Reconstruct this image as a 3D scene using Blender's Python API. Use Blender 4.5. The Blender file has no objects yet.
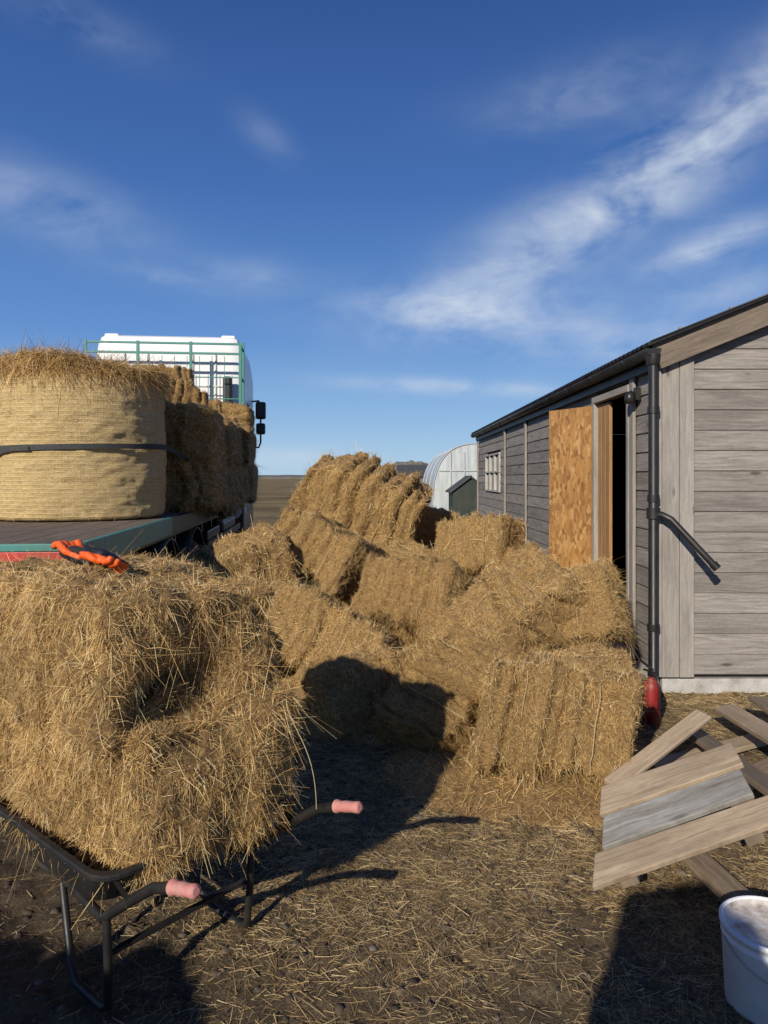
import bpy, math, random
import numpy as np
from mathutils import Matrix, Vector, Euler
rng = np.random.default_rng(7)
random.seed(7)
scene = bpy.context.scene
COL = scene.collection

# ------------------------------------------------------------------ noise
def _hash(ix, iy, iz, seed):
    h = (ix*374761393 + iy*668265263 + iz*2147483647 + seed*1274126177) & 0xFFFFFFFF
    h = ((h ^ (h >> 13)) * 1274126177) & 0xFFFFFFFF
    h = (h ^ (h >> 16)) & 0xFFFF
    return h.astype(np.float64)/65535.0*2-1
def vnoise(p, freq=1.0, seed=0):
    q = np.asarray(p, dtype=np.float64)*freq + 1000.37
    i = np.floor(q).astype(np.int64); f = q-i; f = f*f*(3-2*f)
    r = 0
    for dx in (0, 1):
        wx = f[:, 0] if dx else 1-f[:, 0]
        for dy in (0, 1):
            wy = f[:, 1] if dy else 1-f[:, 1]
            for dz in (0, 1):
                wz = f[:, 2] if dz else 1-f[:, 2]
                r = r + wx*wy*wz*_hash(i[:, 0]+dx, i[:, 1]+dy, i[:, 2]+dz, seed)
    return r

# ------------------------------------------------------------------ mesh helpers
def mesh_np(name, V, F, mats, midx=None, smooth=None):
    V = np.asarray(V, dtype=np.float32); F = np.asarray(F, dtype=np.int32)
    k = F.shape[1]
    me = bpy.data.meshes.new(name)
    me.vertices.add(len(V)); me.vertices.foreach_set('co', V.ravel())
    me.loops.add(F.size); me.loops.foreach_set('vertex_index', F.ravel())
    me.polygons.add(len(F))
    me.polygons.foreach_set('loop_start', np.arange(0, F.size, k, dtype=np.int32))
    me.polygons.foreach_set('loop_total', np.full(len(F), k, dtype=np.int32))
    for m in mats: me.materials.append(m)
    if midx is not None: me.polygons.foreach_set('material_index', np.asarray(midx, dtype=np.int32))
    if smooth is not None: me.polygons.foreach_set('use_smooth', np.asarray(smooth, dtype=bool))
    me.update(calc_edges=True)
    return me

def obj(name, data, parent=None, loc=(0, 0, 0), rot=(0, 0, 0), scale=(1, 1, 1), label=None, category=None, group=None, kind=None):
    o = bpy.data.objects.new(name, data)
    COL.objects.link(o)
    o.location = loc; o.rotation_euler = rot; o.scale = scale
    if parent: o.parent = parent
    if label: o['label'] = label
    if category: o['category'] = category
    if group: o['group'] = group
    if kind: o['kind'] = kind
    return o

class MB:
    def __init__(s): s.v = []; s.f = []; s.uv = []; s.m = []; s.sm = []
    def add(s, vs, fs, mi=0, smooth=False, uvs=None):
        o = len(s.v); s.v += [tuple(v) for v in vs]
        for k, f in enumerate(fs):
            s.f.append([o+i for i in f]); s.m.append(mi); s.sm.append(smooth)
            if uvs: s.uv.append([uvs[i] for i in f])
            else: s.uv.append([(vs[i][0]+vs[i][1], vs[i][2]) for i in f])
    def box(s, c, size, R=None, mi=0, long=None):
        sx, sy, sz = [a/2 for a in size]
        L = long if long is not None else max(range(3), key=lambda i: size[i])
        loc = [Vector((x, y, z)) for x in (-sx, sx) for y in (-sy, sy) for z in (-sz, sz)]
        ou, ov = random.uniform(0, 50), random.uniform(0, 50)
        oth = [i for i in range(3) if i != L]
        uv = [(p[L]+ou, p[oth[0]]+p[oth[1]]+ov) for p in loc]
        vs = [((R @ p) if R is not None else p)+Vector(c) for p in loc]
        s.add(vs, [(0, 1, 3, 2), (4, 6, 7, 5), (0, 4, 5, 1), (2, 3, 7, 6), (0, 2, 6, 4), (1, 5, 7, 3)], mi, False, uv)
    def bb(s, a, b, mi=0, long=None):
        s.box([(a[i]+b[i])/2 for i in range(3)], [abs(b[i]-a[i]) for i in range(3)], None, mi, long)
    def beam(s, p0, p1, w, t, roll=0, mi=0):
        p0 = Vector(p0); p1 = Vector(p1); d = p1-p0
        y = d.normalized(); up = Vector((0, 0, 1))
        if abs(y.z) > .95: up = Vector((0, 1, 0))
        x = y.cross(up).normalized(); z = x.cross(y)
        R = Matrix((x, y, z)).transposed() @ Matrix.Rotation(roll, 3, 'Y')
        s.box((p0+p1)/2, (w, d.length, t), R, mi, 1)
    def tube(s, pts, r, n=10, mi=0, cap=True, closed=False):
        pts = [Vector(p) for p in pts]; rs = r if isinstance(r, (list, tuple)) else [r]*len(pts)
        vs = []; ref = None
        for i, p in enumerate(pts):
            a = pts[i-1] if i > 0 else (pts[-1] if closed else p)
            b = pts[i+1] if i < len(pts)-1 else (pts[0] if closed else p)
            t = (b-a).normalized()
            if ref is None:
                ref = Vector((0, 0, 1)) if abs(t.z) < .9 else Vector((1, 0, 0))
            x = (ref - t*ref.dot(t)).normalized(); ref = x; y = t.cross(x)
            for k in range(n):
                an = 2*math.pi*k/n
                vs.append(p + (x*math.cos(an)+y*math.sin(an))*rs[i])
        fs = []
        m = len(pts)
        for i in range(m if closed else m-1):
            for k in range(n):
                a = i*n+k; b = i*n+(k+1) % n; j = (i+1) % m
                fs.append((a, b, j*n+(k+1) % n, j*n+k))
        s.add(vs, fs, mi, True)
        if cap and not closed:
            s.add(vs[:n], [tuple(range(n))[::-1]], mi); s.add(vs[-n:], [tuple(range(n))], mi)
    def lathe(s, prof, c=(0, 0, 0), n=32, axis='Z', mi=0, smooth=True):
        vs = []
        for (r, h) in prof:
            for k in range(n):
                a = 2*math.pi*k/n
                q = (r*math.cos(a), r*math.sin(a), h)
                if axis == 'X': q = (h, q[0], q[1])
                if axis == 'Y': q = (q[0], h, q[1])
                vs.append((q[0]+c[0], q[1]+c[1], q[2]+c[2]))
        fs = []
        for i in range(len(prof)-1):
            for k in range(n):
                fs.append((i*n+k, i*n+(k+1) % n, (i+1)*n+(k+1) % n, (i+1)*n+k))
        s.add(vs, fs, mi, smooth)
    def build(s, name, mats, **kw):
        me = bpy.data.meshes.new(name); me.from_pydata(s.v, [], s.f)
        for m in (mats if isinstance(mats, (list, tuple)) else [mats]): me.materials.append(m)
        me.polygons.foreach_set('material_index', s.m); me.polygons.foreach_set('use_smooth', s.sm)
        uvl = me.uv_layers.new(name='UVMap')
        flat = [c for f in s.uv for u in f for c in u]
        uvl.data.foreach_set('uv', flat)
        me.update()
        bev = kw.pop('bevel', None)
        o = obj(name, me, **kw)
        if bev:
            b = o.modifiers.new('Bevel', 'BEVEL'); b.width = bev; b.segments = 2; b.limit_method = 'ANGLE'; b.angle_limit = .7
        return o

def empty(name, **kw): return obj(name, None, **kw)

# ------------------------------------------------------------------ material helpers
class NT:
    def __init__(s, mat): s.t = mat.node_tree; s.n = s.t.nodes; s.l = s.t.links
    def node(s, typ, inp=None, **kw):
        n = s.n.new(typ)
        for k, v in kw.items(): setattr(n, k, v)
        if inp:
            for k, v in inp.items():
                if isinstance(v, bpy.types.NodeSocket): s.l.new(v, n.inputs[k])
                else: n.inputs[k].default_value = v
        return n
    def math(s, op, a, b=None, c=None, clamp=False):
        n = s.n.new('ShaderNodeMath'); n.operation = op; n.use_clamp = clamp
        for i, v in enumerate((a, b, c)):
            if v is None: continue
            if isinstance(v, bpy.types.NodeSocket): s.l.new(v, n.inputs[i])
            else: n.inputs[i].default_value = v
        return n.outputs[0]
    def mix(s, fac, a, b, blend='MIX'):
        n = s.n.new('ShaderNodeMix'); n.data_type = 'RGBA'; n.blend_type = blend
        for i, v in ((0, fac), (6, a), (7, b)):
            if isinstance(v, bpy.types.NodeSocket): s.l.new(v, n.inputs[i])
            elif i == 0: n.inputs[0].default_value = v
            else: n.inputs[i].default_value = (*v, 1) if len(v) == 3 else v
        return n.outputs[2]
    def ramp(s, fac, stops, interp='LINEAR'):
        n = s.n.new('ShaderNodeValToRGB'); n.color_ramp.interpolation = interp
        e = n.color_ramp.elements
        while len(e) < len(stops): e.new(0.5)
        for el, (p, c) in zip(e, stops):
            el.position = p; el.color = (*c, 1) if len(c) == 3 else c
        s.l.new(fac, n.inputs[0]); return n.outputs[0]
    def noise(s, vec, scale, detail=4, rough=.6, dist=0):
        return s.node('ShaderNodeTexNoise', {'Vector': vec, 'Scale': scale, 'Detail': detail, 'Roughness': rough, 'Distortion': dist}).outputs['Fac']
    def mapping(s, vec, scale=(1, 1, 1), loc=(0, 0, 0), rot=(0, 0, 0)):
        return s.node('ShaderNodeMapping', {'Vector': vec, 'Scale': scale, 'Location': loc, 'Rotation': rot}).outputs[0]

def newmat(name):
    m = bpy.data.materials.new(name); m.use_nodes = True
    t = NT(m); b = t.n['Principled BSDF']
    return m, t, b

def simple(name, col, rough=.5, metal=0, dirt=.3, dirtcol=(.12, .09, .06), dscale=3, bump=.0, bscale=60):
    m, t, b = newmat(name)
    tc = t.node('ShaderNodeTexCoord').outputs['Object']
    n1 = t.noise(tc, dscale, 6, .7)
    f = t.ramp(n1, [(.42, (0, 0, 0)), (.72, (1, 1, 1))])
    f = t.math('MULTIPLY', f, dirt)
    c = t.mix(f, col, dirtcol)
    t.l.new(c, b.inputs['Base Color'])
    n2 = t.noise(tc, dscale*6, 3, .6)
    t.l.new(t.math('MULTIPLY_ADD', n2, .3, rough-.12), b.inputs['Roughness'])
    b.inputs['Metallic'].default_value = metal
    if bump > 0:
        n3 = t.noise(tc, bscale, 4, .6)
        bm = t.node('ShaderNodeBump', {'Strength': bump, 'Distance': .01, 'Height': n3})
        t.l.new(bm.outputs[0], b.inputs['Normal'])
    return m

def wood(name, c1, c2, c3, island=.25, stain=(.05, .045, .04), stainamt=.4, rough=.8, knots=True):
    m, t, b = newmat(name)
    uv = t.node('ShaderNodeUVMap').outputs[0]
    isl = t.node('ShaderNodeNewGeometry').outputs['Random Per Island']
    comb = t.node('ShaderNodeCombineXYZ', {'Z': t.math('MULTIPLY', isl, 37.0)}).outputs[0]
    vec = t.node('ShaderNodeVectorMath', {0: uv, 1: comb}, operation='ADD').outputs[0]
    dist = t.noise(t.mapping(vec, (2.5, 8, 1)), 1, 2)
    warp = t.node('ShaderNodeCombineXYZ', {'Y': t.math('MULTIPLY', dist, .06)}).outputs[0]
    vec2 = t.node('ShaderNodeVectorMath', {0: vec, 1: warp}, operation='ADD').outputs[0]
    g = t.noise(t.mapping(vec2, (3.0, 70, 1)), 1, 8, .72)
    g2 = t.noise(t.mapping(vec2, (1.6, 9, 1)), 1, 5, .65)
    g3 = t.noise(t.mapping(vec, (30, 60, 1)), 1, 4, .7)
    col = t.ramp(t.math('ADD', t.math('MULTIPLY', g, .8), t.math('MULTIPLY', g3, .2)), [(.3, c1), (.5, c2), (.72, c3)])
    f2 = t.ramp(g2, [(.45, (0, 0, 0)), (.75, (1, 1, 1))])
    col = t.mix(t.math('MULTIPLY', f2, stainamt), col, stain)
    if knots:
        vo = t.node('ShaderNodeTexVoronoi', {'Vector': t.mapping(vec, (2.2, 7.5, 1)), 'Scale': 1.0, 'Randomness': 1.0})
        k = t.ramp(vo.outputs['Distance'], [(.06, (1, 1, 1)), (.13, (0, 0, 0))])
        col = t.mix(t.math('MULTIPLY', k, .75), col, [x*.35 for x in c1])
    bright = t.math('MULTIPLY_ADD', isl, island*2, 1-island)
    bc = t.node('ShaderNodeCombineXYZ', {'X': bright, 'Y': bright, 'Z': bright}).outputs[0]
    col = t.mix(1.0, col, bc, 'MULTIPLY')
    t.l.new(col, b.inputs['Base Color'])
    b.inputs['Roughness'].default_value = rough
    bm = t.node('ShaderNodeBump', {'Strength': .6, 'Distance': .004, 'Height': g})
    t.l.new(bm.outputs[0], b.inputs['Normal'])
    return m

def strandmat(name, stops, transl=.25, patch=.3):
    m, t, b = newmat(name)
    isl = t.node('ShaderNodeNewGeometry').outputs['Random Per Island']
    tc = t.node('ShaderNodeTexCoord').outputs['Object']
    orr = t.node('ShaderNodeObjectInfo').outputs['Random']
    col = t.ramp(isl, stops)
    n = t.noise(tc, 4, 3, .6)
    f = t.ramp(n, [(.35, (1-patch, 1-patch*1.05, 1-patch*1.15)), (.65, (1.08, 1.08, 1.05))])
    col = t.mix(1.0, col, f, 'MULTIPLY')
    col = t.mix(1.0, col, t.ramp(orr, [(0, (.76, .71, .62)), (.5, (.95, .93, .88)), (1, (1.08, 1.08, 1.08))]), 'MULTIPLY')
    t.l.new(col, b.inputs['Base Color']); b.inputs['Roughness'].default_value = .5
    b.inputs['Specular IOR Level'].default_value = .35
    tr = t.node('ShaderNodeBsdfTranslucent', {'Color': col})
    mx = t.node('ShaderNodeMixShader', {0: transl, 1: b.outputs[0], 2: tr.outputs[0]})
    t.l.new(mx.outputs[0], t.n['Material Output'].inputs[0])
    return m

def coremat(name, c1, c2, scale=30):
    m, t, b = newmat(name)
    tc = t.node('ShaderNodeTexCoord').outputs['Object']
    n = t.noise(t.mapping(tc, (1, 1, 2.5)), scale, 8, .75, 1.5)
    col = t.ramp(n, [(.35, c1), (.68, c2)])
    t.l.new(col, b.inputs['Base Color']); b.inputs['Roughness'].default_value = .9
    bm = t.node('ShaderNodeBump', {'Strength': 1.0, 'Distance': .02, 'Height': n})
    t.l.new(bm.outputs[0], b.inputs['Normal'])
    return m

HAY = [(0, (.30, .16, .055)), (.15, (.58, .36, .14)), (.5, (.85, .585, .255)), (.8, (.94, .71, .365)), (1, (.97, .85, .56))]
m_straw = strandmat('hay_strand', HAY)
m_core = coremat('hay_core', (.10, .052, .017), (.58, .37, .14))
m_strawp = strandmat('round_bale_strand', [(0, (.38, .25, .095)), (.4, (.66, .48, .22)), (1, (.86, .69, .38))], patch=.15)
m_litter = strandmat('litter_strand', [(0, (.22, .145, .075)), (.4, (.46, .325, .165)), (.8, (.66, .50, .27)), (1, (.82, .68, .42))])
m_wall = wood('weathered_cladding', (.11, .098, .088), (.235, .212, .19), (.37, .335, .30), island=.15, stain=(.10, .085, .07), stainamt=.55)
m_corner = wood('weathered_corner', (.20, .182, .162), (.30, .272, .242), (.40, .365, .325), island=.1)
m_barge = wood('barge_wood', (.09, .068, .05), (.18, .14, .105), (.28, .225, .175), island=.1)
m_plank = wood('pale_plank', (.22, .155, .10), (.43, .33, .225), (.60, .48, .35), island=.25, stain=(.13, .095, .065), stainamt=.55)
m_plankd = wood('dark_plank', (.11, .078, .052), (.23, .17, .115), (.38, .29, .21), island=.3)
m_plankg = wood('paint_worn_plank', (.12, .10, .08), (.30, .29, .27), (.46, .47, .47), island=.1, stain=(.12, .09, .06), stainamt=.9)
m_doorw = wood('door_wood', (.22, .11, .04), (.36, .20, .08), (.46, .28, .13), island=.15)
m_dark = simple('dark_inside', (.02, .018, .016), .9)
m_black = simple('black_plastic', (.012, .012, .013), .38, dirt=.35, dirtcol=(.06, .05, .04))
m_blackm = simple('black_metal', (.018, .018, .019), .45, .2, dirt=.5, dirtcol=(.07, .055, .04), dscale=8)
m_tray = simple('tray_plastic', (.010, .010, .011), .6, dirt=.7, dirtcol=(.045, .037, .027), dscale=9)
m_white = simple('cab_white', (.78, .79, .80), .3, dirt=.12)
m_cream = simple('cream_paint', (.42, .41, .38), .6, dirt=.4)
m_teal = simple('teal_paint', (.04, .22, .195), .45, dirt=.4)
m_red = simple('red_paint', (.50, .03, .03), .4, dirt=.3)
m_pale = simple('pale_strip', (.55, .55, .53), .5, dirt=.4)
m_glass = simple('dark_glass', (.02, .025, .03), .12, dirt=.1)
m_tyre = simple('tyre_rubber', (.018, .018, .018), .8, dirt=.5, dirtcol=(.08, .065, .05), bump=.4)
m_steel = simple('galvanised_steel', (.45, .46, .47), .45, .7, dirt=.3)
m_grip = simple('pink_grip', (.50, .19, .17), .65, dirt=.6, dirtcol=(.5, .36, .3), dscale=30)
m_gblack = simple('glove_knit', (.015, .016, .02), .85, dirt=.2, bump=.6, bscale=300)
m_bucket = simple('bucket_white', (.80, .82, .84), .35, dirt=.25, dirtcol=(.35, .28, .2), dscale=9)
m_conc = simple('concrete', (.48, .47, .45), .9, dirt=.6, dirtcol=(.15, .12, .09), dscale=6, bump=.6)
m_strap = simple('strap_webbing', (.035, .038, .042), .8, dirt=.4, dirtcol=(.10, .085, .06), dscale=14)
m_twine = simple('twine', (.45, .36, .2), .7, dirt=.3)
m_extred = simple('extinguisher_red', (.22, .010, .010), .45, dirt=.6)
m_green = simple('dark_hut_paint', (.016, .028, .022), .6)
m_slate = simple('slate_roof', (.06, .065, .065), .7)
def glovemat():
    m, t, b = newmat('glove_latex')
    tc = t.node('ShaderNodeTexCoord').outputs['Object']
    z = t.node('ShaderNodeSeparateXYZ', {0: tc}).outputs[2]
    n = t.noise(tc, 40, 3)
    f = t.math('MULTIPLY_ADD', z, 260.0, t.math('MULTIPLY_ADD', n, 4.0, -1.6), clamp=True)
    t.l.new(t.mix(f, (.012, .013, .016), (.80, .11, .012)), b.inputs['Base Color'])
    b.inputs['Roughness'].default_value = .5
    bm = t.node('ShaderNodeBump', {'Strength': .6, 'Distance': .004, 'Height': t.noise(tc, 150, 3)})
    t.l.new(bm.outputs[0], b.inputs['Normal'])
    return m
m_orange = glovemat()

def osb():
    m, t, b = newmat('osb_board')
    tc = t.node('ShaderNodeTexCoord').outputs['Object']
    nz = t.node('ShaderNodeTexNoise', {'Vector': tc, 'Scale': 10.0})
    sc = t.node('ShaderNodeVectorMath', {0: nz.outputs['Color']}, operation='SCALE'); sc.inputs['Scale'].default_value = .08
    ad = t.node('ShaderNodeVectorMath', {0: t.mapping(tc, (1, 1, .5)), 1: sc.outputs[0]}, operation='ADD').outputs[0]
    vo = t.node('ShaderNodeTexVoronoi', {'Vector': ad, 'Scale': 30.0})
    ch = t.node('ShaderNodeSeparateColor', {0: vo.outputs['Color']}).outputs[0]
    col = t.ramp(ch, [(0, (.15, .06, .016)), (.3, (.35, .165, .045)), (.7, (.48, .25, .08)), (1, (.62, .38, .15))])
    g = t.noise(t.mapping(tc, (60, 60, 8)), 1, 4)
    col = t.mix(.3, col, t.ramp(g, [(.3, (.20, .09, .025)), (.7, (.58, .34, .13))]))
    n2 = t.noise(tc, 2.5, 4)
    col = t.mix(t.ramp(n2, [(.4, (0, 0, 0)), (.7, (.5, .5, .5))]), col, (.24, .115, .035))
    t.l.new(col, b.inputs['Base Color']); b.inputs['Roughness'].default_value = .7
    return m
m_osb = osb()

def netmat():
    m, t, b = newmat('net_wrap')
    tc = t.node('ShaderNodeTexCoord').outputs['Object']
    n = t.noise(t.mapping(tc, (1, 1, 1.6)), 40, 9, .8, .8)
    nb = t.noise(tc, 3, 3)
    col = t.ramp(n, [(.3, (.26, .155, .055)), (.48, (.55, .39, .165)), (.72, (.78, .61, .32))])
    sp = t.node('ShaderNodeSeparateXYZ', {0: tc})
    ang = t.math('ARCTAN2', sp.outputs[1], sp.outputs[0])
    wob = t.math('MULTIPLY', t.noise(tc, 6, 3), 5.0)
    v1 = t.math('SINE', t.math('ADD', t.math('MULTIPLY', ang, 190.0), wob))
    v2 = t.math('SINE', t.math('ADD', t.math('MULTIPLY', sp.outputs[2], 210.0), wob))
    net = t.math('MAXIMUM', t.math('MULTIPLY_ADD', v1, 2.0, -1.5, clamp=True), t.math('MULTIPLY_ADD', v2, 2.0, -1.0, clamp=True))
    col = t.mix(t.math('MULTIPLY', net, .28), col, (.86, .74, .48))
    col = t.mix(t.ramp(nb, [(.4, (0, 0, 0)), (.7, (.3, .3, .3))]), col, (.40, .26, .10))
    t.l.new(col, b.inputs['Base Color']); b.inputs['Roughness'].default_value = .75
    h = t.math('ADD', n, t.math('MULTIPLY', net, .25))
    bm = t.node('ShaderNodeBump', {'Strength': 1.0, 'Distance': .015, 'Height': h})
    t.l.new(bm.outputs[0], b.inputs['Normal'])
    return m
m_net = netmat()

def groundmat():
    m, t, b = newmat('dirt_ground')
    pos = t.node('ShaderNodeNewGeometry').outputs['Position']
    n1 = t.noise(pos, 1.1, 5, .6)
    n2 = t.noise(pos, 14, 8, .75)
    n3 = t.noise(pos, 70, 5, .75)
    soil = t.ramp(n2, [(.3, (.034, .025, .018)), (.5, (.095, .071, .050)), (.72, (.20, .155, .11))])
    hayc = t.ramp(n3, [(.35, (.10, .07, .04)), (.6, (.30, .22, .12)), (.75, (.48, .36, .20))])
    sp = t.node('ShaderNodeSeparateXYZ', {0: pos})
    side = t.math('MULTIPLY_ADD', sp.outputs[0], .15, .14)
    f = t.ramp(t.math('ADD', t.math('ADD', t.math('MULTIPLY', n1, .7), t.math('MULTIPLY', n2, .3)), t.math('MINIMUM', side, .15)), [(.45, (.08, .08, .08)), (.70, (.75, .75, .75))])
    col = t.mix(f, soil, hayc)
    far = t.math('MULTIPLY_ADD', sp.outputs[1], 1/18, -14/18, clamp=True)
    n4 = t.noise(t.mapping(pos, (.05, .15, 1)), 1, 5, .6)
    grass = t.ramp(n4, [(.35, (.12, .085, .035)), (.55, (.26, .19, .085)), (.7, (.13, .12, .045))])
    col = t.mix(far, col, grass)
    t.l.new(col, b.inputs['Base Color']); b.inputs['Roughness'].default_value = .95
    b.inputs['Specular IOR Level'].default_value = .2
    h = t.math('ADD', n2, t.math('MULTIPLY', n3, .5))
    bm = t.node('ShaderNodeBump', {'Strength': 1.0, 'Distance': .035, 'Height': h})
    t.l.new(bm.outputs[0], b.inputs['Normal'])
    return m
m_ground = groundmat()

# ------------------------------------------------------------------ hay
def cubegrid(n):
    V = []; F = []; off = 0
    a = np.linspace(-1, 1, n+1)
    A, B = np.meshgrid(a, a, indexing='ij'); A = A.ravel(); B = B.ravel(); C = np.ones_like(A)
    idx = np.arange((n+1)**2).reshape(n+1, n+1)
    q = np.stack([idx[:-1, :-1], idx[1:, :-1], idx[1:, 1:], idx[:-1, 1:]], -1).reshape(-1, 4)
    for ax in range(3):
        for s in (-1, 1):
            P = np.zeros((len(A), 3)); P[:, ax] = C*s; P[:, (ax+1) % 3] = A*s; P[:, (ax+2) % 3] = B
            V.append(P); F.append(q+off); off += len(A)
    return np.concatenate(V), np.concatenate(F)

def rounded(c, h, r):
    p = c*h; inner = np.clip(p, -(h-r), h-r); d = p-inner
    nn = np.linalg.norm(d, axis=1, keepdims=True); nn[nn == 0] = 1
    N = d/nn
    return inner + N*r, N

def sample(V, F, n, rg):
    a, b, c, d = [V[F[:, i]] for i in range(4)]
    N = np.cross(c-a, d-b); ar = np.linalg.norm(N, axis=1); N = N/np.maximum(ar[:, None], 1e-9)
    i = rg.choice(len(F), n, p=ar/ar.sum())
    u = rg.random((n, 1)); v = rg.random((n, 1))
    P = (a[i]*(1-u)+b[i]*u)*(1-v) + (d[i]*(1-u)+c[i]*u)*v
    return P, N[i]

def unit(v): return v/np.maximum(np.linalg.norm(v, axis=1, keepdims=True), 1e-9)

def strands(P, N, rg, L=(.06, .2), W=(.002, .004), lift=.25, curl=.5, an=(1, 1, 1), grav=.0, seg=3, sink=.008, rdir=None):
    n = len(P)
    r = rg.normal(size=(n, 3))*np.asarray(an) if rdir is None else rdir
    t = unit(r - (r*N).sum(1, keepdims=True)*N)
    lf = np.abs(rg.normal(0, lift, (n, 1)))
    d = unit(t*np.cos(lf) + N*np.sin(lf))
    ln = rg.uniform(L[0], L[1], (n, 1))*rg.uniform(.6, 1, (n, 1))
    c = rg.normal(size=(n, 3))*curl*rg.random((n, 1)) - N*curl*.3
    c[:, 2] -= grav
    wv = unit(np.cross(d, N + rg.normal(size=(n, 3))*.7))
    w = rg.uniform(W[0], W[1], (n, 1))/2
    pts = []
    for k in range(seg+1):
        s = k/seg
        p = P - N*sink + d*ln*(s-.3) + c*ln*(s*s)*.5
        ww = w*(1 - .55*s)
        pts.append(p-wv*ww); pts.append(p+wv*ww)
    V = np.stack(pts, 1).reshape(-1, 3)
    m = 2*(seg+1); base = (np.arange(n)*m)[:, None]
    F = np.concatenate([base + np.array([2*k, 2*k+1, 2*k+3, 2*k+2]) for k in range(seg)], 0)
    return V, F

def bale_surface(size, res, seed, rnd=.06, amp=1.0, skew=1.0, dents=()):
    h = np.array(size)/2
    c, F = cubegrid(res)
    V, N = rounded(c, h, rnd)
    N = unit(N + c*.3)
    D = amp*(.026*vnoise(V, 2.4, seed) + .024*vnoise(V, 5.5, seed+1) + .020*vnoise(V, 13, seed+2) + .012*vnoise(V, 32, seed+3))
    rg = np.random.default_rng(seed)
    per = .14
    ph_ = V[:, 0]/per + .7*vnoise(V*np.array([0, 1, 1]), 4, seed+5) + .8*vnoise(V*np.array([1, 0, 0]), 3, seed+8) + 50
    kf = np.floor(ph_).astype(int); fr = np.abs(ph_-np.round(ph_))
    off = rg.normal(0, .018, 200)[kf]
    dep = np.clip(rg.normal(.012, .035, 200), 0, .09)[np.round(ph_).astype(int)]
    side = np.clip(1-np.abs(N[:, 0]), 0, 1)
    D = D + (off - dep*np.exp(-(fr/.12)**2))*side*amp
    for (p, r, dpt) in dents:
        q = (V-np.array(p))/np.array(r); D = D - dpt*np.exp(-(q*q).sum(1))
    V = V + N*D[:, None]
    V[:, 2] += skew*(.06*V[:, 0]*rg.normal() - .05*(V[:, 0]/h[0])**2)
    V[:, 1] += skew*(.09*V[:, 2]*rg.normal() + .08*V[:, 0]*rg.normal())
    return V, F

def bale_mesh(name, size, n, seed, res=36, L=(.04, .13), W=(.0018, .0036), lift=.12, amp=1.0, an=(.35, 1, 1), loose=11, grav=0, ll=(.07, .22), skew=.9, sag=.7, rnd=.05, dents=()):
    rg = np.random.default_rng(seed)
    V, F = bale_surface(size, res, seed, rnd, amp, skew, dents)
    P, N = sample(V, F, n, rg)
    V1, F1 = strands(P, N, rg, L, W, lift, .4, an=an, grav=grav)
    n2 = n//loose
    P, N = sample(V, F, n2*3, rg)
    keep = vnoise(P, 5, seed+9)+.35*rg.normal(size=len(P)) > .25
    P = P[keep]; N = N[keep]
    V2, F2 = strands(P, N, rg, ll, W, .5, .9, grav=sag)
    VV = np.concatenate([V, V1, V2]); FF = np.concatenate([F, F1+len(V), F2+len(V)+len(V1)])
    mi = np.concatenate([np.zeros(len(F)), np.ones(len(F1)+len(F2))])
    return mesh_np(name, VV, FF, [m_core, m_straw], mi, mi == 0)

def twine_mesh(size):
    mbs = []
    for sx in (-.24, .24):
        mb = MB(); hy, hz = size[1]/2-.016, size[2]/2-.016
        pts = []
        for k in range(36):
            a = 2*math.pi*k/36
            ca, sa = math.cos(a), math.sin(a)
            e = .3
            pts.append((sx*size[0]+random.uniform(-.01, .01), hy*math.copysign(abs(ca)**e, ca), hz*math.copysign(abs(sa)**e, sa)))
        mb.tube(pts, .003, 5, closed=True)
        me = bpy.data.meshes.new('twine'); me.from_pydata(mb.v, [], mb.f); me.materials.append(m_twine); me.update()
        mbs.append(me)
    return mbs

BS = (1.15, .62, .52)
bale_hi = [bale_mesh('hay_bale_fine', BS, 42000, s, 60, amp=1.15) for s in (11, 23, 37, 43, 59)]
bale_lo = [bale_mesh('hay_bale_far', BS, 20000, s, 44, W=(.003, .0055), amp=1.0) for s in (51, 62, 68)]
tw = twine_mesh(BS)

def place_bale(me, loc, rot, sc=(1, 1, 1), label='loose golden hay bale lying in the pile', group='hay bales tipped in a pile'):
    o = obj('hay_bale', me, loc=loc, rot=[math.radians(a) for a in rot], scale=sc, label=label, category='hay bale', group=group)
    for t in tw:
        obj('twine', t, parent=o)
    return o

# ------------------------------------------------------------------ camera
cam = bpy.data.cameras.new('camera'); co = bpy.data.objects.new('camera', cam); COL.objects.link(co)
co.location = (0, 0, 1.6); co.rotation_euler = (math.radians(90), 0, 0)
cam.sensor_width = 36; cam.lens = 720*36/1024; cam.shift_y = -34/1024
cam.clip_end = 6000; cam.clip_start = .05
scene.camera = co
scene.view_settings.view_transform = 'Standard'; scene.view_settings.look = 'None'; scene.view_settings.exposure = 0

# ------------------------------------------------------------------ light + sky
SUN_EL = 25; SUN_AZ = 205
az = math.radians(SUN_AZ); el = math.radians(SUN_EL)
sd = Vector((math.sin(az)*math.cos(el), math.cos(az)*math.cos(el), math.sin(el)))
sl = bpy.data.lights.new('sun', 'SUN'); sl.energy = 5.0; sl.angle = math.radians(.5); sl.color = (1, .915, .78)
so = bpy.data.objects.new('sun', sl); COL.objects.link(so); so.location = (-5, -8, 8)
so.rotation_euler = (-sd).to_track_quat('-Z', 'Y').to_euler()

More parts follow.
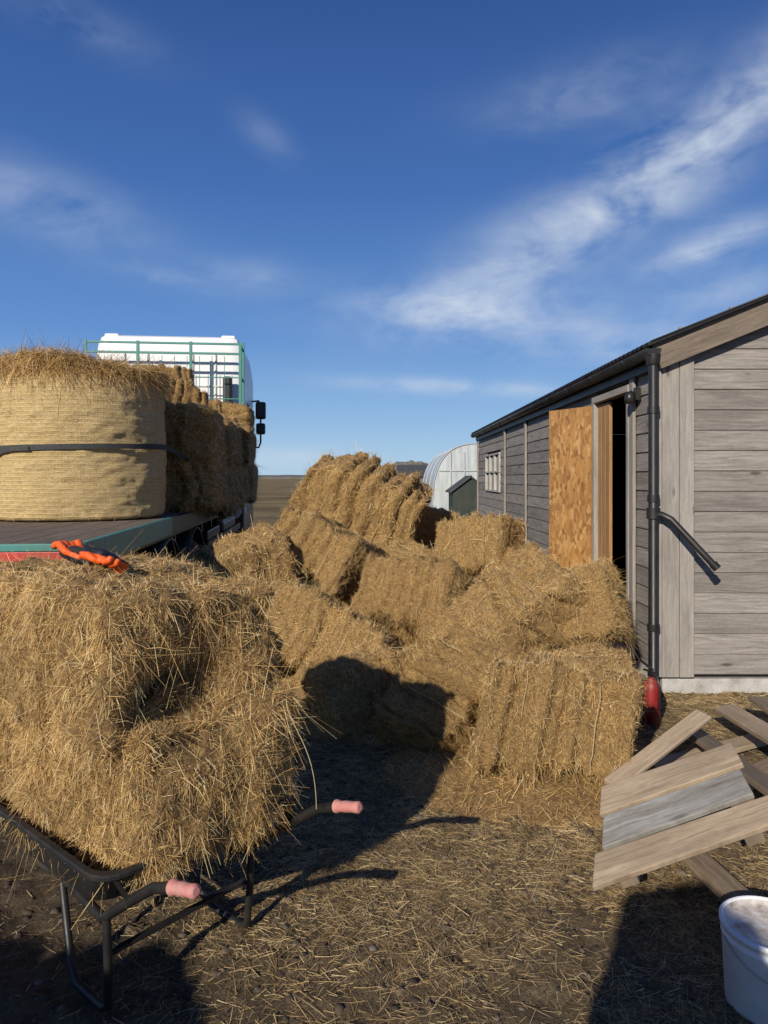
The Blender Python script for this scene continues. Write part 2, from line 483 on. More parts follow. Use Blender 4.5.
w = bpy.data.worlds.new('World'); scene.world = w; w.use_nodes = True
t = NT(w); bg = t.n['Background']
sky = t.node('ShaderNodeTexSky'); sky.sky_type = 'NISHITA'; sky.sun_disc = False
sky.sun_elevation = el; sky.sun_rotation = az; sky.air_density = 1.0; sky.dust_density = .3; sky.ozone_density = 2.0; sky.altitude = 0
gen = t.node('ShaderNodeTexCoord').outputs['Generated']
sep = t.node('ShaderNodeSeparateXYZ', {0: gen})
AZ = t.math('ARCTAN2', sep.outputs[0], sep.outputs[1])
EL = t.math('ARCSINE', sep.outputs[2])
def px2a(px, py):
    dx = (px-384)/720; return math.atan(dx), math.atan(((478-py)/720)/math.sqrt(1+dx*dx))
total = None
for (px, py, a, bb_, ang, st) in [(470, 315, 150, 26, -2, 1.0), (580, 225, 200, 36, 24, 1.0), (730, 120, 120, 30, 30, .85), (705, 248, 60, 15, 14, 1.2),
                                  (450, 387, 120, 8, -3, 1.0), (50, 205, 100, 28, -12, .5), (60, 15, 90, 16, -10, .3), (240, 275, 60, 18, 0, .35),
                                  (585, 95, 110, 24, 5, .45), (265, 135, 36, 14, -30, .25), (640, 345, 150, 22, 0, .7), (285, 455, 70, 12, 0, .8), (160, 275, 50, 10, -5, .3), (740, 285, 70, 20, 10, .5)]:
    a0, e0 = px2a(px, py); ca, sa = math.cos(math.radians(ang)), math.sin(math.radians(ang))
    du = t.math('SUBTRACT', AZ, a0); dv = t.math('SUBTRACT', EL, e0)
    u = t.math('ADD', t.math('MULTIPLY', du, ca), t.math('MULTIPLY', dv, sa))
    v = t.math('SUBTRACT', t.math('MULTIPLY', dv, ca), t.math('MULTIPLY', du, sa))
    u = t.math('DIVIDE', u, a/720*.8); v = t.math('DIVIDE', v, bb_/720*.95)
    r2 = t.math('ADD', t.math('MULTIPLY', u, u), t.math('MULTIPLY', v, v))
    g = t.math('MULTIPLY', t.math('EXPONENT', t.math('MULTIPLY', r2, -1.0)), st)
    total = g if total is None else t.math('ADD', total, g)
cv = t.node('ShaderNodeCombineXYZ', {'X': AZ, 'Y': EL}).outputs[0]
cvr = t.mapping(cv, (4.2, 10, 1), rot=(0, 0, math.radians(-20)))
cn = t.noise(cvr, 1.0, 8, .55, .7)
cn2 = t.noise(t.mapping(cv, (13, 24, 1), rot=(0, 0, math.radians(-14))), 1.0, 8, .58, .5)
tex = t.math('ADD', t.math('MULTIPLY', cn, .65), t.math('MULTIPLY', cn2, .35))
tex = t.math('MULTIPLY_ADD', tex, 3.8, -1.35, clamp=True)
mask = t.math('MULTIPLY', t.math('MULTIPLY', total, tex), 1.0, clamp=True)
deg = 1/(math.pi/2)
grad = t.ramp(t.math('MULTIPLY', EL, deg), [(0, (.40, .61, .82)), (.05, (.25, .46, .77)), (.12, (.115, .28, .645)), (.24, (.050, .152, .455)), (.40, (.021, .075, .28)), (1, (.012, .05, .2))])
gs = t.node('ShaderNodeVectorMath', {0: grad}, operation='SCALE'); gs.inputs['Scale'].default_value = 1/.085
up = t.math('GREATER_THAN', sep.outputs[2], -.02)
base_sky = t.mix(t.math('MULTIPLY', up, .86), sky.outputs[0], gs.outputs[0])
skyc = t.mix(t.math('MULTIPLY', mask, .80), base_sky, (7.4, 8.3, 9.6))
t.l.new(skyc, bg.inputs[0]); bg.inputs[1].default_value = .085

# ------------------------------------------------------------------ ground
def axis(lo, hi, step, outer):
    a = list(np.arange(lo, hi, step)); s = step; x = a[-1]
    while x < outer: s *= 1.25; x += s; a.append(x)
    s = step; x = a[0]; pre = []
    while x > -outer: s *= 1.25; x -= s; pre.append(x)
    return np.array(pre[::-1]+a)
xs = axis(-4, 4, .025, 3500); ys = axis(1, 9, .025, 3500)
X, Y = np.meshgrid(xs, ys, indexing='ij')
Pg = np.stack([X.ravel(), Y.ravel(), np.zeros(X.size)], 1)
def gh(P):
    P = P.copy(); P[:, 2] = 0
    dist = np.hypot(P[:, 0], P[:, 1]-4)
    fade = np.clip(1-(dist-8)/6, 0, 1)
    return fade*(.018*vnoise(P, 1.3, 3)+.014*vnoise(P, 5, 4)+.014*vnoise(P, 14, 5)+.010*vnoise(P, 33, 6))
Pg[:, 2] = gh(Pg)
ix = np.arange(X.size).reshape(X.shape)
Fg = np.stack([ix[:-1, :-1], ix[1:, :-1], ix[1:, 1:], ix[:-1, 1:]], -1).reshape(-1, 4)
obj('ground', mesh_np('ground', Pg, Fg, [m_ground], smooth=np.ones(len(Fg))), kind='structure', label='bare brown dirt yard strewn with straw')

def litter(n, xr, yr, L, W, seed, keep):
    rg = np.random.default_rng(seed)
    P = np.stack([rg.uniform(*xr, n), rg.uniform(*yr, n), np.zeros(n)], 1)
    k = rg.random(n) < keep(P)
    P = P[k]; P[:, 2] = gh(P)+.003
    N = unit(np.stack([rg.normal(0, .12, len(P)), rg.normal(0, .12, len(P)), np.ones(len(P))], 1))
    return strands(P, N, rg, L, W, .10, .3, seg=2, sink=.001)
def keepf(P):
    d = .55+.9*vnoise(P, 1.1, 9)+.7*vnoise(P, 3.5, 10)
    near = np.exp(-(((P[:, 0]+.35)/.7)**2+((P[:, 1]-3.3)/.7)**2))
    base = np.clip(.28+.45*(P[:, 0]+.55)+.28*(P[:, 1]-2.4)+.7*near, .07, 1.0)
    return np.clip(d+.5*near, .10, 1)*base
LV, LF = litter(360000, (-3, 3), (1.5, 5.5), (.02, .11), (.0011, .0028), 5, keepf)
LV2, LF2 = litter(60000, (-4, 4.5), (5, 14), (.05, .2), (.004, .008), 6, keepf)
obj('straw_litter', mesh_np('straw_litter', np.concatenate([LV, LV2]), np.concatenate([LF, LF2+len(LV)]), [m_litter]), kind='stuff', label='scattered loose straw over the dirt', category='straw')

ph = (1+5**.5)/2
ico = np.array([(-1, ph, 0), (1, ph, 0), (-1, -ph, 0), (1, -ph, 0), (0, -1, ph), (0, 1, ph), (0, -1, -ph), (0, 1, -ph), (ph, 0, -1), (ph, 0, 1), (-ph, 0, -1), (-ph, 0, 1)])/1.9
icf = np.array([(0, 11, 5), (0, 5, 1), (0, 1, 7), (0, 7, 10), (0, 10, 11), (1, 5, 9), (5, 11, 4), (11, 10, 2), (10, 7, 6), (7, 1, 8), (3, 9, 4), (3, 4, 2), (3, 2, 6), (3, 6, 8), (3, 8, 9), (4, 9, 5), (2, 4, 11), (6, 2, 10), (8, 6, 7), (9, 8, 1)])
nc = 18000
cp = np.stack([rng.uniform(-2.6, 2.6, nc), 1.5+5.0*rng.random(nc)**1.3, np.zeros(nc)], 1); cp[:, 2] = gh(cp)-.002
cs = .003+.018*rng.random(nc)**5
VV = (ico[None]*(1+rng.normal(0, .3, (nc, 12, 3))))*cs[:, None, None]*np.array([1, 1, .55])+cp[:, None]
FFc = (icf[None]+(np.arange(nc)*12)[:, None, None]).reshape(-1, 3)
def clodmat():
    m, t, b = newmat('soil_clod')
    isl = t.node('ShaderNodeNewGeometry').outputs['Random Per Island']
    t.l.new(t.ramp(isl, [(0, (.03, .02, .014)), (.6, (.09, .065, .045)), (1, (.15, .12, .095))]), b.inputs['Base Color']); b.inputs['Roughness'].default_value = .95
    return m
obj('soil_clods', mesh_np('soil_clods', VV.reshape(-1, 3), FFc, [clodmat()]), kind='stuff', label='small soil clods and pebbles on the dirt', category='gravel')

# ------------------------------------------------------------------ loose hay heap
hx = np.linspace(-2.1, 2.1, 150); hy = np.linspace(3.1, 9.4, 200)
HX, HY = np.meshgrid(hx, hy, indexing='ij')
Ph = np.stack([HX.ravel(), HY.ravel(), np.zeros(HX.size)], 1)
def heap(P):
    x = P[:, 0]; y = P[:, 1]
    r = ((x-.2)/1.6)**2 + ((y-6.4)/2.2)**2
    h = .38*np.clip(1-r, 0, None)**.8
    r2 = ((x-.80)/.85)**2 + ((y-4.0)/.75)**2
    h = np.maximum(h, .11*np.clip(1-r2, 0, None)**.6)
    Pz = P.copy(); Pz[:, 2] = 0
    h = h + (h > 0)*(.07*vnoise(Pz, 2.2, 30)+.05*vnoise(Pz, 6, 31)+.03*vnoise(Pz, 15, 32))*np.clip(h*4, 0, 1)
    return h-.03
Ph[:, 2] = heap(Ph)
ih = np.arange(HX.size).reshape(HX.shape)
Fh = np.stack([ih[:-1, :-1], ih[1:, :-1], ih[1:, 1:], ih[:-1, 1:]], -1).reshape(-1, 4)
zc = Ph[Fh].mean(1)[:, 2]
Fk = Fh[zc > -.02]
P, N = sample(Ph, Fk, 80000, rng)
Vh, F2h = strands(P, N, rng, (.05, .18), (.0026, .0048), .28, .6)
mi = np.concatenate([np.zeros(len(Fk)), np.ones(len(F2h))])
obj('loose_hay_heap', mesh_np('loose_hay_heap', np.concatenate([Ph, Vh]), np.concatenate([Fk, F2h+len(Ph)]), [m_core, m_straw], mi, mi == 0), kind='stuff', label='loose hay heaped under the tumbled bales', category='hay')

# ------------------------------------------------------------------ pile bales
hi, lo = bale_hi, bale_lo
pile = [
    (lo[0], (-.24, 7.5, 1.33), (16, 28, -6), (1.06, 1.1, 1.58), 'golden hay bale tilted at the top of the pile'),
    (lo[2], (.55, 8.4, 1.02), (5, 18, 30), (.75, .9, .8), None),
    (lo[1], (.92, 6.95, .96), (-10, -2, -34), (.60, .85, 1.0), None),
    (lo[0], (1.42, 6.7, .60), (10, 38, 26), (.74, .9, .74), None),
    (lo[1], (-1.24, 6.0, .84), (8, -14, 28), (.76, .9, .92), None),
    (hi[2], (-.52, 6.35, .94), (-22, 22, -36), (.74, .88, .92), None),
    (hi[1], (.14, 6.6, .66), (22, -16, 50), (.74, .85, .9), None),
    (hi[0], (.28, 5.70, .66), (-26, 4, -38), (.70, .88, .98), None),
    (hi[3], (.88, 5.12, .60), (30, -44, 2), (.88, .85, .84), 'golden hay bale slumped diagonally on the pile'),
    (hi[4], (1.50, 5.25, .68), (-18, 16, 60), (.56, .70, .95), 'hay bale propped beside the timber shed'),
    (hi[4], (-.40, 5.2, .44), (-24, 20, -28), (.82, .85, .95), None),
    (lo[2], (-1.05, 5.4, .46), (8, -6, 70), (.9, .9, .9), None),
    (hi[2], (.93, 3.92, .30), (-18, 9, -12), (.67, .95, 1.02), 'broken hay bale spilling onto the dirt'),
    (hi[1], (.42, 4.32, .28), (20, -34, 42), (.66, .80, .88), None),
    (lo[1], (.1, 7.4, .62), (0, 4, 15), (1, 1, 1), None),
    (hi[0], (1.28, 4.80, .24), (4, -10, -70), (.55, .75, .75), None),
    (hi[3], (-.06, 4.75, .22), (-14, -12, 22), (.70, .85, .85), None),
]
for (me, l, r, s, lab) in pile:
    place_bale(me, l, r, s, lab or 'loose golden hay bale tumbled in the pile')
# unseen bales added behind the viewpoint to cast shadows on the near ground
for i, (l, r) in enumerate([((-2.35, -1.15, .31), (90, 0, 4)), ((-2.25, -1.15, .93), (90, 0, -8)), ((-2.5, -1.1, 1.46), (0, 8, 14)),
                            ((-.46, -1.15, .25), (0, 0, 88)), ((-.50, -1.1, .70), (0, 0, 98)), ((-.42, -1.15, 1.15), (0, 4, 80)), ((-.48, -1.15, 1.56), (0, -6, 95))]):
    place_bale(lo[i % 3], l, r, (1.0, 1, 1) if i < 3 else (.8, .60, .86), 'unseen hay bale added to shade the near ground', 'unseen hay bales added for their shadows')

# ------------------------------------------------------------------ wheelbarrow
th = math.radians(49.5)
wb = empty('wheelbarrow', loc=(-.75, 2.42, 0), rot=(0, 0, th), label='black wheelbarrow with pink grips loaded with hay bales', category='wheelbarrow')
mb = MB()
top = [(-.375, -.32), (.35, -.32), (.35, .75), (-.375, .75)]; bot = [(-.25, -.06), (.24, -.06), (.24, .5), (-.25, .5)]
def ring(c, z, n=6, r=.08):
    out = []
    cx = sum(a[0] for a in c)/4; cy = sum(a[1] for a in c)/4
    for i, (x, y) in enumerate(c):
        sx = 1 if x > cx else -1; sy = 1 if y > cy else -1
        a0 = {(-1, -1): 180, (1, -1): 270, (1, 1): 0, (-1, 1): 90}[(sx, sy)]
        for k in range(n):
            a = math.radians(a0+90*k/(n-1)); out.append((x-sx*r+r*math.cos(a), y-sy*r+r*math.sin(a), z))
    return out
def grow(c, d): return [(x+(d if x > 0 else -d), y+(d if y > .2 else -d)) for x, y in c]
RZ = .53
def lst(rings, close=True):
    n = len(rings[0]); vs = [v for r in rings for v in r]; fs = []
    for i in range(len(rings)-1):
        for k in range(n): fs.append((i*n+k, i*n+(k+1) % n, (i+1)*n+(k+1) % n, (i+1)*n+k))
    if close: fs.append(tuple(range((len(rings)-1)*n, len(rings)*n)))
    return vs, fs
vs, fs = lst([ring(grow(top, .020), RZ-.014), ring(grow(top, .021), RZ-.004), ring(grow(top, .017), RZ), ring(top, RZ), ring(grow(top, -.006), RZ-.008), ring(bot, .31)])
mb.add(vs, fs, 0, False)
vs, fs = lst([ring(grow(top, .020), RZ-.014), ring(grow(top, .004), RZ-.015), ring(grow(bot, .008), .302)])
mb.add(vs, fs, 0, False)
mb.build('tray', m_tray, parent=wb)
for sx in (-1, 1):
    mb = MB()
    mb.tube([(sx*.30, -.55, .555), (sx*.30, -.44, .515), (sx*.29, -.30, .42), (sx*.26, -.1, .28), (sx*.19, .4, .25), (sx*.09, .78, .22)], .015, 10)
    mb.beam((sx*.29, -.30, .42), (sx*.33, -.29, .50), .03, .012)
    mb.build('handle', m_blackm, parent=wb)
    mb = MB(); mb.tube([(sx*.30, -.632, .576), (sx*.30, -.628, .575), (sx*.30, -.60, .568), (sx*.30, -.575, .562), (sx*.30, -.55, .555), (sx*.30, -.535, .551), (sx*.30, -.53, .55)], [.010, .018, .0165, .018, .0165, .021, .021], 16)
    mb.build('grip', m_grip, parent=wb)
    mb = MB()
    mb.tube([(sx*.27, -.14, .30), (sx*.265, -.14, .16), (sx*.26, -.13, .03), (sx*.26, -.10, .015), (sx*.26, .06, .015), (sx*.25, .12, .05), (sx*.23, .22, .26)], .013, 10)
    mb.beam((sx*.26, -.12, .18), (0, -.12, .18), .02, .012)
    mb.build('leg', m_blackm, parent=wb)
wh = empty('wheel', parent=wb, loc=(0, .80, .2))
mb = MB(); mb.lathe([(.12, -.035), (.165, -.045), (.195, -.03), (.2, 0), (.195, .03), (.165, .045), (.12, .035)], axis='X'); mb.build('tyre', m_tyre, parent=wh)
mb = MB(); mb.lathe([(.02, -.06), (.02, -.03), (.12, -.02), (.125, .0), (.12, .02), (.02, .03), (.02, .06)], axis='X'); mb.build('rim', m_red, parent=wh)

u = Vector((-math.sin(th), math.cos(th), 0)); vv = Vector((math.cos(th), math.sin(th), 0))
base = Vector((-.75, 2.42, 0))
big1 = bale_mesh('hay_bale_barrow_lower', (.98, .60, .40), 120000, 81, 90, L=(.04, .14), W=(.0011, .0024), lift=.16, amp=1.1, an=(.4, .5, 1.2), loose=16, grav=.35, ll=(.07, .22), skew=.4, rnd=.05, dents=[((-.49, .02, .18), (.12, .16, .10), .09)])
big2 = bale_mesh('hay_bale_barrow_upper', (1.04, .60, .42), 120000, 92, 90, L=(.04, .14), W=(.0011, .0024), lift=.11, amp=1.05, an=(.3, .5, 1.3), loose=24, grav=.35, ll=(.07, .2), skew=.2, rnd=.035, dents=[((-.52, .04, -.12), (.14, .13, .14), .17), ((-.22, .30, 0), (.03, .1, .3), .06), ((.12, .30, 0), (.025, .1, .3), .05)])
c1 = base + u*.15 + vv*-.01 + Vector((0, 0, .68)); c2 = base + u*.27 + vv*-.01 + Vector((0, 0, 1.05))
b1 = place_bale(big1, c1, (0, 5, 90+49.5+2), (1, 1, 1), 'shaggy hay bale sitting in the black wheelbarrow', 'hay bales on the wheelbarrow')
b2 = place_bale(big2, c2, (2, -1, 90+49.5-3), (1, 1, 1), 'shaggy hay bale stacked on top in the wheelbarrow', 'hay bales on the wheelbarrow')
for b in (b1, b2):
    for c in b.children: c.scale = (.87, .92, .73)

def glove(loc, rot, lab, sc=.85):
    mb = MB()
    V, F = cubegrid(6)
    c, _ = rounded(V, np.array([.045, .055, .022]), .018)
    mb.add([tuple(p) for p in c], [tuple(f) for f in F], 0, True)
    for i, (x, L) in enumerate([(-.033, .042), (-.011, .052), (.012, .049), (.033, .038)]):
        b = random.uniform(.01, .03)
        mb.tube([(x, .035, 0), (x*1.03, .05+L*.4, b*.8+.006), (x*1.06, .05+L*.8, b*.7), (x*1.06, .05+L*.85, -.006)], [.0125, .013, .012, .010], 8)
    mb.tube([(-.030, -.02, 0), (-.052, .005, .010), (-.050, .035, .018), (-.035, .05, .020)], [.013, .0125, .0115, .009], 8)
    o = mb.build('work_glove', m_orange, loc=loc, rot=rot, scale=(sc, sc, sc), label=lab, category='glove', group='pair of work gloves')
    r = o.modifiers.new('Remesh', 'REMESH'); r.mode = 'VOXEL'; r.voxel_size = .0035; r.use_smooth_shade = True
    s = o.modifiers.new('Smooth', 'SMOOTH'); s.iterations = 2
    mb = MB(); mb.lathe([(.030, -.045), (.036, -.06), (.034, -.08), (.038, -.105), (.034, -.105), (.028, -.06)], axis='Y', n=20)
    c = mb.build('cuff', m_gblack, parent=o); c.scale = (1.05, 1, .5)
glove((-1.05, 2.48, 1.335), (.25, .12, math.radians(60)), 'orange work glove with black cuff on the hay bale', 1.05)
glove((-.955, 2.42, 1.335), (.10, 2.75, math.radians(-115)), 'black backed work glove with orange fingers on hay', 1.05)
mb = MB(); pts = []
for k in range(24):
    s = k/23; pts.append((-.37+.15*s+.015*math.sin(9*s), 2.38-.10*s, .84 + .08*math.sin(s*3.0) - .30*s*s))
mb.tube(pts, .0014, 5); mb.build('baling_twine', m_twine, label='loose loop of baling twine hanging from bale', category='twine')

# ------------------------------------------------------------------ truck
tr = empty('flatbed_truck', loc=(-1.46, 3.44, 0), rot=(0, 0, math.radians(5.85)), label='white flatbed truck with teal trim carrying hay', category='truck')
R_tr = Matrix.Rotation(math.radians(5.85), 3, 'Z')
def tw2(p): return R_tr @ Vector(p) + Vector((-1.46, 3.44, 0))
m_deck = wood('deck_boards', (.07, .052, .04), (.16, .12, .09), (.28, .215, .15), island=.15)
mb = MB()
for i in range(14):
    x = -2.44+i*.172; mb.bb((x, .03, 1.245), (x+.165, 8.3, 1.275), long=1)
mb.build('deck', m_deck, parent=tr)
mb = MB(); mb.bb((-2.47, .02, 1.12), (-.03, 8.3, 1.243))
for x in (-1.7, -.9): mb.bb((x, .05, .85), (x+.1, 10.5, 1.118))
for y in np.arange(.6, 8.2, .8): mb.bb((-2.4, y, 1.0), (-.1, y+.06, 1.117))
mb.build('chassis', m_blackm, parent=tr)
for x0 in (-2.51, -.028):
    mb = MB(); mb.bb((x0, .0, 1.15), (x0+.04, 2.3, 1.287)); mb.build('side_rail', m_teal, parent=tr, bevel=.005)
    mb = MB(); mb.bb((x0, 2.305, 1.15), (x0+.038, 8.35, 1.284)); mb.build('side_rail', m_blackm, parent=tr, bevel=.005)
rb = empty('rear_beam', parent=tr)
mb = MB(); mb.bb((-2.51, -.05, 1.255), (.012, -.002, 1.29)); mb.build('top_strip', m_teal, parent=rb, bevel=.004)
mb = MB(); mb.bb((-2.51, -.045, 1.205), (.008, -.002, 1.253)); mb.build('red_strip', m_red, parent=rb, bevel=.004)
mb = MB(); mb.bb((-2.51, -.04, 1.165), (.004, -.002, 1.203)); mb.build('pale_strip', m_pale, parent=rb, bevel=.004)
mb = MB(); mb.bb((-2.51, -.045, 1.10), (.006, -.002, 1.163)); mb.build('lower_strip', m_teal, parent=rb, bevel=.004)
for x in (-2.3, -.4):
    mb = MB(); mb.bb((x, -.03, .88), (x+.32, .05, 1.02), 0); mb.build('tail_light', m_red, parent=tr, bevel=.01)
mb = MB(); mb.bb((-2.3, .0, .5), (-.2, .1, .62)); mb.build('under_bar', m_blackm, parent=tr)
def truckwheel(x, y, w=.28, R=.5):
    e = empty('wheel', parent=tr, loc=(x, y, R))
    mb = MB(); mb.lathe([(.28, -w/2), (.46, -w/2), (R, -w/2+.04), (R, w/2-.04), (.46, w/2), (.28, w/2)], axis='X', n=40); mb.build('tyre', m_tyre, parent=e)
    mb = MB(); mb.lathe([(.0, w/2-.02), (.1, w/2-.02), (.12, w/2-.08), (.24, w/2-.1), (.28, w/2-.01), (.285, -w/2+.01), (.2, -w/2+.1), (.0, -w/2+.1)], axis='X', n=32); mb.build('rim', m_blackm, parent=e)
for y in (2.4, 3.75, 9.9):
    truckwheel(-.18, y); truckwheel(-2.32, y)
for y in (2.4, 3.75):
    mb = MB()
    pts = [(y+.6*math.cos(a), .5+.6*math.sin(a)) for a in np.linspace(.15, math.pi-.15, 14)]
    vs = [(x, p[0], p[1]) for p in pts for x in (-.36, -.02)]
    mb.add(vs, [(2*i, 2*i+1, 2*i+3, 2*i+2) for i in range(13)], 0, True)
    o = mb.build('mudguard', m_black, parent=tr); s = o.modifiers.new('s', 'SOLIDIFY'); s.thickness = .012
mb = MB(); mb.bb((-.5, 4.8, .5), (-.06, 5.9, 1.0)); mb.build('tool_box', m_blackm, parent=tr, bevel=.02)
mb = MB(); mb.bb((-.62, 6.3, .48), (-.06, 7.9, 1.05)); mb.build('fuel_tank', m_blackm, parent=tr, bevel=.08)
mb = MB()
for z in (.55, .8): mb.bb((-.05, 4.6, z), (-.02, 8.2, z+.09))
mb.build('side_guard', m_blackm, parent=tr)
V, F = cubegrid(24)
h = np.array([1.24, 1.08, 1.58]); c, _ = rounded(V, h, .12)
z = c[:, 2]; k = np.clip((z-1.0)/.58, 0, 1)
c[:, 0] *= 1-.07*k**1.5; c[:, 1] = np.where(c[:, 1] > 0, c[:, 1]*(1-.22*k), c[:, 1])
c += np.array([-1.27, 10.0, 2.44])
cab = mesh_np('cab', c, F, [m_white], smooth=np.ones(len(F))); cabo = obj('cab', cab, parent=tr)
for x in (-2.24, -.30):
    mb = MB(); mb.bb((x-.12, 9.0, 3.95), (x+.12, 10.4, 4.05)); mb.build('roof_fairing', m_white, parent=tr, bevel=.03)
mb = MB()
for x in (-2.0, -1.62, -.88, -.5): mb.bb((x-.012, 8.895, 1.4), (x+.012, 8.925, 3.7))
mb.bb((-2.3, 8.9, 3.15), (-.2, 8.925, 3.17))
mb.build('rear_panel_seam', m_pale, parent=tr)
mb = MB(); mb.bb((-.035, 9.55, 2.25), (-.018, 10.75, 2.95)); mb.build('side_window', m_glass, parent=tr, bevel=.004)
mb = MB(); mb.bb((-2.2, 11.04, 2.1), (-.3, 11.1, 3.1)); mb.build('windscreen', m_glass, parent=tr)
mb = MB(); mb.bb((-2.49, 8.95, .5), (-.03, 11.05, 1.25)); mb.build('bumper', m_black, parent=tr, bevel=.05)
mb = MB(); mb.bb((-.35, 8.62, 1.0), (-.2, 8.78, 3.3)); mb.build('air_intake', m_black, parent=tr, bevel=.04)
for sx, x0 in ((1, -.03), (-1, -2.5)):
    mr = empty('mirror', parent=tr, loc=(x0, 10.75, 0))
    mb = MB(); mb.tube([(0, 0, 3.1), (sx*.12, .05, 3.12), (sx*.16, .05, 3.05), (sx*.16, .05, 2.3), (sx*.12, .05, 2.2), (0, 0, 2.2)], .018, 8); mb.build('arm', m_black, parent=mr)
    mb = MB(); mb.bb((sx*.16-.10, 0, 2.76), (sx*.16+.10, .13, 3.10)); mb.bb((sx*.16-.09, 0, 2.46), (sx*.16+.09, .13, 2.68)); mb.build('housing', m_black, parent=mr, bevel=.035)
hb = empty('headboard', parent=tr)
mb = MB()
Y0 = 8.46
for zz in (3.80, 3.64): mb.beam((-2.52, Y0, zz), (.02, Y0, zz), .035, .035)
for zz in (3.25, 2.9, 2.5, 2.1, 1.7): mb.beam((-2.48, Y0, zz), (-.02, Y0, zz), .018, .018)
for x in (-2.5, -1.68, -.84, 0): mb.beam((x, Y0, 1.28), (x, Y0, 3.83), .045, .045)
for x in np.arange(-2.3, -.1, .2): mb.beam((x, Y0, 1.3), (x, Y0, 3.6), .010, .010)
mb.build('frame', m_teal, parent=hb, bevel=.004)
mb = MB()
for zz in (3.7, 3.2, 2.7): mb.beam((.0, Y0, zz), (.0, Y0-.45, zz), .03, .03)
mb.beam((0, Y0-.45, 1.28), (0, Y0-.45, 3.7), .045, .045)
mb.build('side_return', m_teal, parent=hb, bevel=.004)

def roundbale():
    rg = np.random.default_rng(5)
    R = .675; H = 1.13; nt = 160; nz = 80
    prof = [(R*f, 0) for f in np.linspace(.02, .94, 12)] + [(R*(.985+.015*math.sin(math.pi*s)), .02+(H-.04)*s) for s in np.linspace(0, 1, nz)] + [(R*f, H) for f in np.linspace(.94, .02, 16)]
    th_ = np.linspace(0, 2*math.pi, nt, endpoint=False)
    V = np.array([[(r*math.cos(a), r*math.sin(a), hh) for a in th_] for r, hh in prof])
    m = len(prof); V = V.reshape(-1, 3)
    rad = unit(V*np.array([1, 1, 0]))
    D = .016*vnoise(V, 3, 71)+.009*vnoise(V*np.array([1, 1, 3]), 9, 72)+.007*vnoise(V*np.array([1, 1, 2]), 25, 73)
    V = V + rad*D[:, None]; V[:, 2] += np.where(V[:, 2] > H-.03, .06*vnoise(V, 4, 74)+.05*vnoise(V, 14, 75)+.05, 0)
    idx = np.arange(m*nt).reshape(m, nt); nx = np.roll(idx, -1, 1)
    F = np.stack([idx[:-1], nx[:-1], nx[1:], idx[1:]], -1).reshape(-1, 4)
    zc = V[F].mean(1); side = (zc[:, 2] < H-.04)
    P, N = sample(V, F[side], 30000, rg)
    V1, F1 = strands(P, N, rg, (.015, .07), (.0014, .003), .09, .2, seg=2, sink=.003, an=(1, 1, .8))
    P, N = sample(V, F[~side], 16000, rg)
    V2, F2 = strands(P, N, rg, (.08, .28), (.0025, .005), .6, .8, grav=.4)
    n = 13000; a = rg.uniform(0, 2*math.pi, n); rr = R*rg.uniform(.8, 1.04, n)
    P = np.stack([rr*np.cos(a), rr*np.sin(a), H+rg.uniform(-.03, .10, n)*(1+.5*np.sin(a*3))], 1); N = unit(np.stack([np.cos(a), np.sin(a), np.full(n, .8)], 1))
    V3, F3 = strands(P, N, rg, (.06, .26), (.0025, .0045), .55, .9, grav=1.0)
    VV = np.concatenate([V, V1, V2, V3]); o1 = len(V); o2 = o1+len(V1); o3 = o2+len(V2)
    FF = np.concatenate([F, F1+o1, F2+o2, F3+o3])
    mi = np.concatenate([np.where(side, 0, 1), np.full(len(F1), 2), np.full(len(F2)+len(F3), 3)])
    return mesh_np('round_hay_bale', VV, FF, [m_net, m_core, m_strawp, m_straw], mi, mi < 2)
rbc = tw2((-.78, 2.55, 1.285))
rbo = obj('round_hay_bale', roundbale(), loc=rbc, label='round hay bale in pale net wrap on the flatbed', category='round bale')
mb = MB()
def ribbon(pts, w):
    vs = []; fs = []
    for i, p in enumerate(pts):
        p = Vector(p); vs += [p+Vector((0, 0, w/2)), p-Vector((0, 0, w/2))]
    for i in range(len(pts)-1): fs.append((2*i, 2*i+1, 2*i+3, 2*i+2))
    return vs, fs
pts = []
for a in np.linspace(math.radians(175), math.radians(372), 60):
    pts.append((rbc.x+.690*math.cos(a), rbc.y+.690*math.sin(a), rbc.z+.55+.02*math.sin(a*1.0+1)))
e = tw2((.20, 5.4, 0)); p0 = pts[-1]
for s in np.linspace(.05, 1, 14): pts.append((p0[0]+(e.x-p0[0])*s, p0[1]+(e.y-p0[1])*s, p0[2]-.05*math.sin(s*3.1)-(p0[2]-1.3)*s**1.6))
vs, fs = ribbon(pts, .04); mb.add(vs, fs, 0, False)
pts = [(rbc.x+.700*math.cos(a), rbc.y+.700*math.sin(a), rbc.z+.53-.15*math.exp(-((a-math.radians(222))/.28)**2)) for a in np.linspace(math.radians(185), math.radians(264), 24)]
vs, fs = ribbon(pts, .034); mb.add(vs, fs, 0, False)
o = mb.build('ratchet_strap', m_strap, label='dark grey webbing strap around the round bale', category='strap')
s = o.modifiers.new('s', 'SOLIDIFY'); s.thickness = .002

